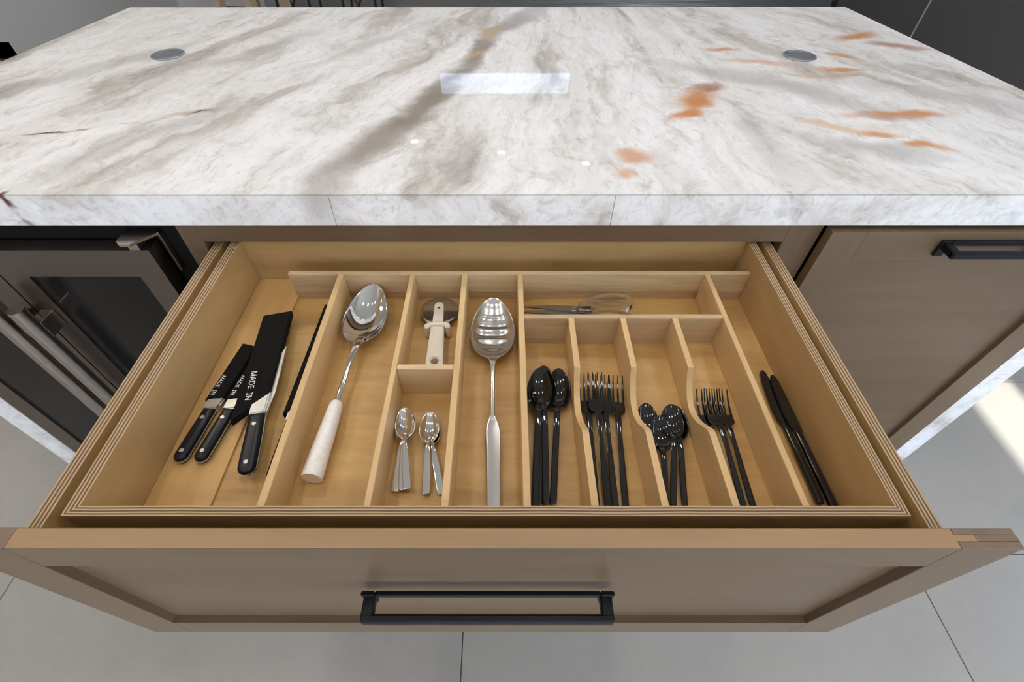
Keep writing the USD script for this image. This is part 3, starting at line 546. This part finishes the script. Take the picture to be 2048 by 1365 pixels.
# the wine cooler to the left
wc = thing('wine_cooler', 'stainless steel two-door beverage cooler under the left of the worktop', 'cooler', (-.82, .2, 0))
obj('body', box(-1.121, FL - .001, .004, .56, .09, H - TS - .0008), 'dark_gap', wc)
obj('base_grille', box(-1.121, FL - .001, .03, .05, .001, .089), 'dark_gap', wc)
YFD, ZW = -.030, .830
def cooler_door(x0, x1, hx):
    g0, g1 = x0 + .0425, x1 - .0425
    fr_ = sg.box(x0, .11, x1, ZW).difference(sg.box(g0, .155, g1, .778))
    t_ = trimesh.creation.extrude_polygon(fr_, .028, engine='earcut'); v = t_.vertices
    t_.vertices = np.stack([v[:, 0], YFD + .028 - v[:, 2], v[:, 1]], 1)
    dd = obj('door', t_, 'brushed_steel', wc, smooth=False)
    obj('glass', box(g0 - .004, g1 + .004, YFD + .004, YFD + .010, .151, .782), 'dark_glass', dd, label='dark glass')
    obj('handle', cyl((hx, -.0700, .742), (hx, -.0700, .20), .0125), 'rod_steel', dd, label='tubular steel handle')
    for zz in (.69, .25):
        obj('handle_bracket', box(hx - .010, hx + .012, -.066, YFD - .0003, zz - .018, zz + .016, .001), 'rod_steel', dd)
cooler_door(-.8165, -.5503, -.797); cooler_door(-1.0865, -.8195, -.839)
hp = poly([(-.590, .002), (-.5365, .002), (-.5365, -.006), (-.566, -.0385), (-.582, -.0385), (-.5905, -.030)], .843, .8472)
obj('hinge', [hp, box(-.578, -.562, -.030, -.012, .8305, .8430), box(-.5405, -.5365, -.008, .002, .772, .8472, .0008)], 'rod_steel', wc, label='steel hinge bracket at the door corner')

# ================================================================== what lies in the drawer
F0 = ZF + .0006
# --- knives in black sheaths
def knife(name, label, Lh, wh, sheath, bol, text, tx, ty, th, spine=None, grp=None, wb=None):
    """lies along +y from its handle end at the origin; blade flat in the plane, cutting edge to -x"""
    t = thing(name, label, 'knife', (0, 0, 0), grp)
    z_ = .0135
    s_ = sg.Polygon([(-wh * .5, 0), (wh * .5, 0), (wh * .46, Lh), (-wh * .46, Lh)])
    s_ = sg.LineString([(0, wh * .5), (0, Lh * .5)]).buffer(wh * .5).union(sg.Polygon([(-wh * .5, Lh * .45), (wh * .5, Lh * .45), (wh * .45, Lh), (-wh * .47, Lh)])).simplify(.0001)
    lay = lambda sh, a, b_: poly(sh, a, b_)
    def pillow(z0_, z1_, r):
        P = []
        for q in np.linspace(0, math.pi / 2, 7):
            i_ = s_.buffer(-r * (1 - math.cos(q)) if q > 0 else 0)
            P += [(*e, z0_ + (z1_ - z0_) * math.sin(q)) for e in np.array(i_.exterior.coords)]
        return hull(P)
    hd = obj('handle', [pillow(.0079, .0138, .0062), pillow(.0059, .0002, .0062)], 'knife_scale', t, smooth=50)
    obj('tang', lay(s_.buffer(.0004), .0060, .0078), 'bolster_steel', hd)
    for q in (.17, .80):
        obj('rivet', [moved(lathe([[0, 0], [.0029, 0], [.0029, .0007], [.0024, .0012], [0, .0013]], 20), 0, Lh * q, .0131)], 'bolster_steel', hd)
    obj('bolster', [lay(sg.Polygon(bol), .0022, .0116), lay(sg.Polygon(bol).buffer(-.0015), .0012, .0128)], 'bolster_steel', t)
    if spine: obj('blade', lay(sg.Polygon(spine), .0060, .0084), 'bolster_steel', t)
    sp = sg.Polygon(sheath).buffer(.0018).buffer(-.0006)
    sh = obj('sheath', [lay(sp, .0034, .0110), lay(sp.buffer(-.0012), .0022, .0122)], 'sheath_felt', t, smooth=20, label='black blade sheath printed MADE IN')
    tm = meshkit.text_mesh(text, th, .0003)
    tm.apply_translation([0, -th / 2, 0])
    tm.apply_transform(trimesh.transformations.rotation_matrix(-math.pi / 2, (0, 0, 1))); tm.apply_translation([tx, ty, .01221])
    obj('lettering', tm, 'print_white', sh, smooth=False)
    return t
GK = 'sheathed knives in the left compartment'
k1 = knife('paring_knife', 'small knife', .0785, .0175, [(-.0110, .0905), (.0110, .0985), (.0115, .1900), (-.0090, .1935)], [(-.0082, .0780), (.0078, .0780), (.0105, .0960), (-.0088, .0925)], 'MADE  IN', -.0062, .1330, .0054,
           spine=[(-.0088, .085), (.0100, .085), (.0123, .1), (.0123, .175), (-.009, .12)])
copies(k1, 'small black-handled knife in a black sheath, leftmost, against the drawer side', 'knife', GK, (-.4052, -.3465, F0 + .0028), axis((-.3835, -.155), (-.4052, -.3465)))
copies(k1, 'small black-handled knife whose sheath runs under the big sheathed knife', 'knife', GK, (-.3795, -.3465, F0 + .0028), axis((-.3560, -.160), (-.3795, -.3465)))
k3 = knife('chef_knife', 'big knife', .0870, .0215, [(-.0310, .0790), (.0100, .1160), (.0190, .2760), (-.0205, .2720)], [(-.0100, .0865), (.0096, .0865), (.0118, .1190), (-.0100, .1020)], 'MADE  IN', -.0150, .1600, .0080,
           spine=[(-.01, .09), (.0108, .09), (.0170, .12), (.0205, .205), (-.01, .13)])
copies(k3, 'big broad black-sheathed chef knife lying over a smaller knife', 'knife', GK, (-.3095, -.3690, F0 + .0125), axis((-.3445, -.0960), (-.3125, -.3690)) + .045)
k4 = knife('carving_knife', 'long knife', .0870, .0195, [(-.0145, .0950), (.0110, .1060), (.0115, .3040), (-.0120, .3060)], [(-.0095, .0865), (.009, .0865), (.0105, .1050), (-.0095, .1000)], 'MADE  IN', -.004, .1640, .0060)
copies(k4, 'long black-sheathed knife tucked along the first divider, mostly hidden', 'knife', GK, (-.2815, -.3715, F0 + .0002), axis((-.2795, -.07), (-.2815, -.3715)))

# --- big serving spoon with a white handle
s1 = thing('serving_spoon', 'mirror-bright serving spoon with a faceted white handle', 'serving spoon', (-.2325, -.3715, F0))
def along(p0, p1, rows, **kw):
    """rows (t along, z, half width, half thickness) on the straight line p0-p1 in plan"""
    p0, p1 = np.array(p0), np.array(p1); L = np.linalg.norm(p1 - p0); ang = math.atan2(-(p1 - p0)[0], (p1 - p0)[1])
    t = ribbon([(0, q * L, zz, w_, h_) for q, zz, w_, h_ in rows], **kw)
    t.apply_transform(trimesh.transformations.rotation_matrix(ang, (0, 0, 1))); t.apply_translation([p0[0], p0[1], 0]); return t
def dome_end(n, w, h, z0_, t0, t1): return [(t0 + (t1 - t0) * (1 - math.cos(q)), z0_, w * math.sin(q) if q > 0 else 1e-4, h * math.sin(q) if q > 0 else 1e-4) for q in np.linspace(0.02, math.pi / 2, n)]
SB, SE = (-.2165, -.0985), (-.2330, -.3750)
sang = axis(SB, SE)
bw = bowl(.0322, .0585, .019, egg=.16, tipup=.004, thick=.0014, nr=20, nt=80)
bw = moved(turned(turned(bw, .10, (1, 0, 0)), sang, (0, 0, 1)), SB[0], SB[1], F0 + .0245)
obj('bowl', bw, 'mirror_steel', s1, smooth=True)
NB, NH = (-.2180, -.150), (-.2255, -.2625)
obj('stem', along(NH, NB, [(-.03, F0 + .0185, .0033, .0026), (.15, F0 + .0200, .0038, .0028), (.55, F0 + .0235, .0036, .0028), (.82, F0 + .0235, .0050, .0022), (.93, F0 + .0215, .0062, .0018), (1.02, F0 + .0185, .0075, .0012), (1.10, F0 + .0145, .0050, .0010)], n=20), 'mirror_steel', s1, smooth=True)
obj('collar', along((-.2262, -.2660), (-.2253, -.2590), [(0, F0 + .0180, .0062, .0060), (.5, F0 + .0180, .0058, .0056), (1, F0 + .0185, .0042, .004)], n=20, e=2), 'bolster_steel', s1, smooth=True)
hr = [(0, F0 + .0136, .0124, .0124), (.012, F0 + .0136, .0133, .0132), (.03, F0 + .0138, .0135, .0134), (.35, F0 + .0150, .0123, .0120), (.70, F0 + .0162, .0109, .0104), (.93, F0 + .0175, .0096, .0090), (.98, F0 + .0180, .0080, .0076), (1.0, F0 + .0181, .0060, .0058)]
obj('handle', along((-.2325, -.3700), (-.2256, -.2610), hr, n=10, e=2.0), 'pearl_handle', s1, smooth=32, label='white faceted handle')

# --- pizza wheel
pz = thing('pizza_cutter', 'cream-handled pizza wheel in the small upper compartment', 'pizza cutter', (-.103, -.13, F0))
WC = (-.1055, -.0795)
obj('wheel', moved(lathe([[0, -.0006], [.026, -.0006], [.0305, 0], [.026, .0006], [0, .0006]], 64), WC[0], WC[1], F0 + .0125), 'wheel_steel', pz)
ha = axis((-.1062, -.066), (-.1012, -.2080))
def hl(pts):
    s_ = sg.Polygon(pts) if not hasattr(pts, 'exterior') else pts
    s_ = affinity.rotate(s_, math.degrees(ha), origin=(0, 0)); return affinity.translate(s_, -.1012, -.2080)
Lp = math.hypot(.005, .142)
fork_ = sg.LineString([(0, Lp - .0073), (0, Lp - .04)]).buffer(.0070).union(sg.Polygon([(-.0085, .088), (.0085, .088), (.0073, Lp - .007), (-.0073, Lp - .007)]))
body_ = sg.Polygon([(-.0128, .004), (-.011, .0005), (.011, .0005), (.0128, .004), (.0098, .094), (-.0098, .094)]).difference(sg.Point(0, .0165).buffer(.0058))
obj('handle', [poly(hl(body_), F0 + .0045, F0 + .0195), poly(hl(body_.buffer(-.0012)), F0 + .0033, F0 + .0207), poly(hl(body_.buffer(-.0026)), F0 + .0026, F0 + .0214)], 'nylon_cream', pz, smooth=60)
obj('fork', [poly(hl(fork_), F0 + .0145, F0 + .0180), poly(hl(fork_.buffer(-.0008)), F0 + .0180, F0 + .0187), poly(hl(fork_), F0 + .0070, F0 + .0105)], 'nylon_cream', pz, smooth=60)
gd = sg.LineString([(-.0150, .0885), (.0150, .0885)]).buffer(.0048)
gd = sg.LineString([(-.0158, .0835), (-.0150, .0870), (-.0115, .0885), (.0115, .0885), (.0150, .0870), (.0158, .0835)]).buffer(.0042).simplify(.0001)
obj('finger_guard', [poly(hl(gd), F0 + .0030, F0 + .0220), poly(hl(gd.buffer(-.0012)), F0 + .0020, F0 + .0230)], 'nylon_cream', pz, smooth=60)
obj('axle', cyl((WC[0], WC[1], F0 + .0066), (WC[0], WC[1], F0 + .0190), .0018, n=16), 'black_metal', pz)

# --- wide satin serving spoon
s2 = thing('serving_spoon', 'wide satin steel serving spoon with a flat broad handle', 'serving spoon', (-.016, -.25, F0))
b2 = bowl(.0325, .0600, .0125, egg=.14, tipup=.003, power=3.0, thick=.0014, nr=22, nt=80)
v = b2.vertices; q = np.sqrt((v[:, 0] / .034) ** 2 + (v[:, 1] / .062) ** 2)
v[:, 2] += .0007 * np.sin(v[:, 1] * 330 + 14 * v[:, 0] * np.sin(v[:, 0] * 55)) * np.clip(1 - q ** 4, 0, 1); b2.vertices = v
obj('bowl', moved(turned(b2, .06, (1, 0, 0)), -.0195, -.1245, F0 + .0195), 'satin_steel', s2, smooth=True)
obj('stem', ribbon([(-.0172, -.290, F0 + .0110, .0040, .0018), (-.0172, -.280, F0 + .0125, .0034, .0022), (-.0172, -.262, F0 + .0150, .0031, .0024), (-.0176, -.225, F0 + .0195, .0031, .0024), (-.018, -.20, F0 + .0205, .0038, .0022), (-.0183, -.188, F0 + .0190, .0060, .0018), (-.0185, -.180, F0 + .0165, .0090, .0012), (-.0188, -.172, F0 + .0125, .0080, .0009)], n=20), 'satin_steel', s2, smooth=True)
obj('handle', ribbon([(-.0128, -.4325, F0 + .0032, .0074, .0019), (-.0129, -.431, F0 + .0032, .0080, .0022), (-.0135, -.400, F0 + .0046, .0086, .0024), (-.0150, -.340, F0 + .0080, .0094, .0024), (-.0164, -.302, F0 + .0100, .0097, .0024), (-.0169, -.294, F0 + .0105, .0090, .0023), (-.0171, -.287, F0 + .0113, .0062, .0021), (-.0172, -.280, F0 + .0122, .0036, .0020)], n=20, e=4), 'satin_steel', s2, smooth=40)

# --- spoons and forks (lie along +y from the handle end)
def spoon(name, L, W, BL, depth, hw_end, hw_neck, matn, ht=.0016, egg=.14, tipup=.002):
    t = thing(name, 'spoon', 'spoon')
    zr = depth + .0018
    yc = L - BL
    b_ = moved(turned(bowl(W, BL, depth, egg=egg, tipup=tipup), .05, (1, 0, 0)), 0, yc, zr)
    obj('bowl', b_, matn, t, smooth=True)
    yn = L - 2 * BL
    obj('handle', ribbon([(0, 0.0, .0022, hw_end * .55, ht * .5), (0, .0012, .0022, hw_end * .9, ht), (0, .006, .0024, hw_end, ht), (0, yn * .35, .0050, hw_end * .93 + hw_neck * .07, ht), (0, yn * .72, zr + .0025, hw_end * .55 + hw_neck * .45, ht * 1.05), (0, yn * .93, zr + .0030, hw_neck, ht * 1.15), (0, yn + .004, zr + .0005, hw_neck * 1.25, ht), (0, yn + .010, zr - .0028, hw_neck * 1.3, ht * .6)], n=18, e=3.4), matn, t, smooth=40)
    return t
def fork(name, L, W, TL, hw_end, hw_neck, matn, head=.024):
    t = thing(name, 'fork', 'fork')
    ht = .0015; y1 = L - TL; y0 = y1 - head
    zt_ = lambda y: .0065 + .0105 * ((y - y0) / (L - y0)) ** 1.8 - .004 * math.sin(math.pi * min(1, (y - y0) / (L - y0)))
    rows = [(0, y0 - .002, zt_(y0) + .0008, hw_neck, ht)] + [(0, y0 + head * q, zt_(y0 + head * q), hw_neck + (W - hw_neck) * math.sqrt(max(0, 1 - (1 - min(1, q * 1.9)) ** 2.2)), .0011) for q in (.04, .10, .17, .25, .34, .44, .55, .75, 1.0)]
    obj('head', ribbon(rows, n=16, e=4), matn, t, smooth=45)
    step = (2 * W - .0030) / 3
    for k in range(4):
        xc = -W + .0015 + k * step
        obj('tine', ribbon([(xc * (1 - .05 * q), y1 - .001 + (TL + .001) * q, zt_(y1 + TL * q), .0015 - .0009 * q ** 2, .0010 - .0005 * q ** 2) for q in np.linspace(0, 1, 7)], n=8), matn, t, smooth=45)
    obj('handle', ribbon([(0, 0, .0022, hw_end * .55, ht * .5), (0, .0012, .0022, hw_end * .9, ht), (0, .006, .0024, hw_end, ht), (0, y0 * .4, .0050, hw_end * .92, ht), (0, y0 * .75, .0088, hw_end * .7, ht * 1.05), (0, y0 * .93, .0088, hw_neck * 1.05, ht * 1.1), (0, y0, zt_(y0) + .0010, hw_neck, ht)], n=18, e=3.4), matn, t, smooth=40)
    return t
def put(root, items, cat, group, L):
    for tip, end, dz, label, *e in items:
        rz = axis(tip, end); d_ = np.array(tip) - np.array(end); d_ /= np.linalg.norm(d_)
        o = np.array(tip) - d_ * L
        copies(root, label, cat, group, (o[0], o[1], F0 + dz), rz, *(e or []))
# small silver spoons
ts = spoon('coffee_spoon', .1120, .0121, .0228, .0062, .0050, .0024, 'mirror_steel', ht=.0010)
GS = 'small silver spoons in the lower middle compartment'
put(ts, [((-.1315, -.2700), (-.1315, -.3800), .0, 'small silver spoon in the left pile, its handle end peeking out lowest of the pile'),
         ((-.1300, -.2705), (-.1325, -.3790), .0028, 'small silver spoon of the left pile with the leftmost handle'),
         ((-.1335, -.2705), (-.1235, -.3785), .0056, 'small silver spoon of the left pile with its handle between two others'),
         ((-.1345, -.2715), (-.1175, -.3800), .0084, 'small silver spoon lying on top of the left pile'),
         ((-.1050, -.2760), (-.0775, -.3800), .0, 'small silver spoon under another, handle touching the right divider'),
         ((-.1005, -.2740), (-.0950, -.3820), .0030, 'small silver spoon lying on top of the right pair')], 'spoon', GS, .1120)
# black tablespoons
bs = spoon('table_spoon', .2000, .0166, .0345, .0080, .0042, .0039, 'cutlery_black', ht=.0018, egg=.12, tipup=.004)
GB = 'black tablespoons in the first narrow compartment'
put(bs, [((.0560, -.2000), (.0400, -.3950), .0, 'black tablespoon at the bottom of the left pile, handle second from the left'),
         ((.0545, -.1985), (.0478, -.3940), .0030, 'black tablespoon second in the left pile, handle third from the left'),
         ((.0492, -.2050), (.0340, -.3990), .0062, 'black tablespoon on top of the left pile, handle leftmost'),
         ((.0765, -.2010), (.0560, -.3990), .0, 'black tablespoon lying apart on the right of its compartment')], 'spoon', GB, .2000)
# black dinner forks
bf = fork('dinner_fork', .2020, .0116, .0380, .0042, .0039, 'cutlery_black', head=.021)
GF = 'black dinner forks in the second narrow compartment'
put(bf, [((.1140, -.2125), (.1065, -.4140), .0, 'black dinner fork half hidden by the scooped partition at its left'),
         ((.1360, -.2150), (.1285, -.4165), .0010, 'black dinner fork lying under another in the middle of its compartment'),
         ((.1250, -.2135), (.1190, -.4150), .0050, 'black dinner fork lying over another in the middle of its compartment'),
         ((.1545, -.2150), (.1400, -.4155), .0, 'black dinner fork lying by itself at the right of its compartment')], 'fork', GF, .2020)
# black teaspoons
bt = spoon('tea_spoon', .1440, .0147, .0258, .0070, .0038, .0034, 'cutlery_black', ht=.0016, egg=.12, tipup=.002)
GT = 'black teaspoons in the third narrow compartment'
put(bt, [((.1900, -.2600), (.1800, -.4020), .0, 'black teaspoon at the left, its handle hidden by the scooped partition'),
         ((.2290, -.2640), (.2105, -.4030), .0, 'black teaspoon under another at the right, its handle rightmost'),
         ((.2235, -.2640), (.1960, -.4020), .0034, 'black teaspoon on top of the right pair'),
         ((.2025, -.2840), (.1825, -.4270), .0062, 'black teaspoon lying lowest and in front of the others')], 'spoon', GT, .1430)
# black salad forks
bg = fork('salad_fork', .1780, .0122, .0345, .0040, .0037, 'cutlery_black', head=.017)
GG = 'black salad forks in the fourth narrow compartment'
put(bg, [((.2655, -.2390), (.2630, -.4170), .0, 'black salad fork half hidden by the scooped partition at its left'),
         ((.2935, -.2390), (.2905, -.4170), .0, 'black salad fork at the right, lying under its neighbour'),
         ((.2810, -.2410), (.2770, -.4190), .0040, 'black salad fork in the middle, lying over its neighbours')], 'fork', GG, .1780)
# black table knives
bk = thing('table_knife', 'black table knife', 'knife')
blade = sg.Polygon([(-.0055, .109), (.0055, .107), (.0062, .125), (.0064, .17), (.0060, .188), (.0048, .198), (.0025, .2022), (-.0005, .2015), (-.0032, .197), (-.0060, .183), (-.0080, .16), (-.0088, .135), (-.0080, .118)]).buffer(.0006).buffer(-.0006)
obj('blade', [poly(blade, .0040, .0056), poly(blade.buffer(-.0012), .0036, .0060)], 'cutlery_black', bk, smooth=50)
obj('handle', ribbon([(0, 0, .0048, .0020, .0018), (0, .0012, .0048, .0040, .0034), (0, .004, .0048, .0047, .0042), (0, .04, .0048, .0047, .0042), (0, .085, .0048, .0043, .0036), (0, .105, .0048, .0044, .0024), (0, .112, .0048, .0046, .0012)], n=18, e=2.8), 'cutlery_black', bk, smooth=45)
GN = 'black table knives in the right compartment'
put(bk, [((.3705, -.1960), (.3700, -.3985), .0, 'black table knife nearer the divider in the right compartment'),
         ((.3800, -.2065), (.3818, -.4090), .0025, 'black table knife against the drawer side in the right compartment')], 'knife', GN, .2025)

# --- kitchen scissors with clear handles
sc = thing('scissors', 'kitchen scissors with clear plastic loops in the upper right compartment', 'scissors', (.11, -.075, F0))
zS = F0 + .006
PV = (.1105, -.0760)
def at_pivot(pts, ang):
    s_ = pts if hasattr(pts, 'exterior') else sg.Polygon(pts)
    return affinity.translate(affinity.rotate(s_, math.degrees(ang), origin=(0, 0)), *PV)
bl = [(-.0800, -.0006), (-.0800, .0010), (-.045, .0058), (-.012, .0080), (.004, .0078), (.030, .0075), (.034, .0035), (.034, -.0035), (.004, -.0060), (-.012, -.0040)]
obj('blade', poly(at_pivot(bl, -.085), zS + .0032, zS + .0056), 'scissor_steel', sc)
obj('blade', poly(at_pivot([(x_, -y_) for x_, y_ in bl], .03), zS + .0004, zS + .0028), 'scissor_steel', sc)
obj('pivot_screw', moved(lathe([[0, 0], [.0056, 0], [.0056, .0014], [.0046, .0024], [0, .0026]], 32), PV[0], PV[1], zS + .0056), 'wheel_steel', sc)
def loop(sgn, ang):
    th = np.linspace(0, 2 * math.pi, 64, endpoint=False)
    cxp = np.stack([.0590 + .0335 * np.cos(th) , sgn * (.0138 + .0132 * np.sin(th) * (1 + .25 * np.cos(th)))], 1)
    ring = sg.Polygon(cxp).buffer(.0042).difference(sg.Polygon(cxp).buffer(-.0040))
    grip = sg.Polygon([(.0075, sgn * .0010), (.0075, sgn * .0090), (.028, sgn * .0200), (.040, sgn * .0215), (.040, sgn * .0030)]).difference(sg.Polygon(cxp).buffer(-.0040))
    return at_pivot(ring.union(grip).buffer(.0003), ang)
for sgn, ang, nm in ((1, .03, 'upper'), (-1, -.16, 'lower')):
    q = loop(sgn, ang); q = q if q.geom_type == 'Polygon' else max(q.geoms, key=lambda g: g.area)
    obj('grip', [poly(q, zS - .0030, zS + .0100)], 'clear_plastic', sc, smooth=40, label='clear plastic finger loop')
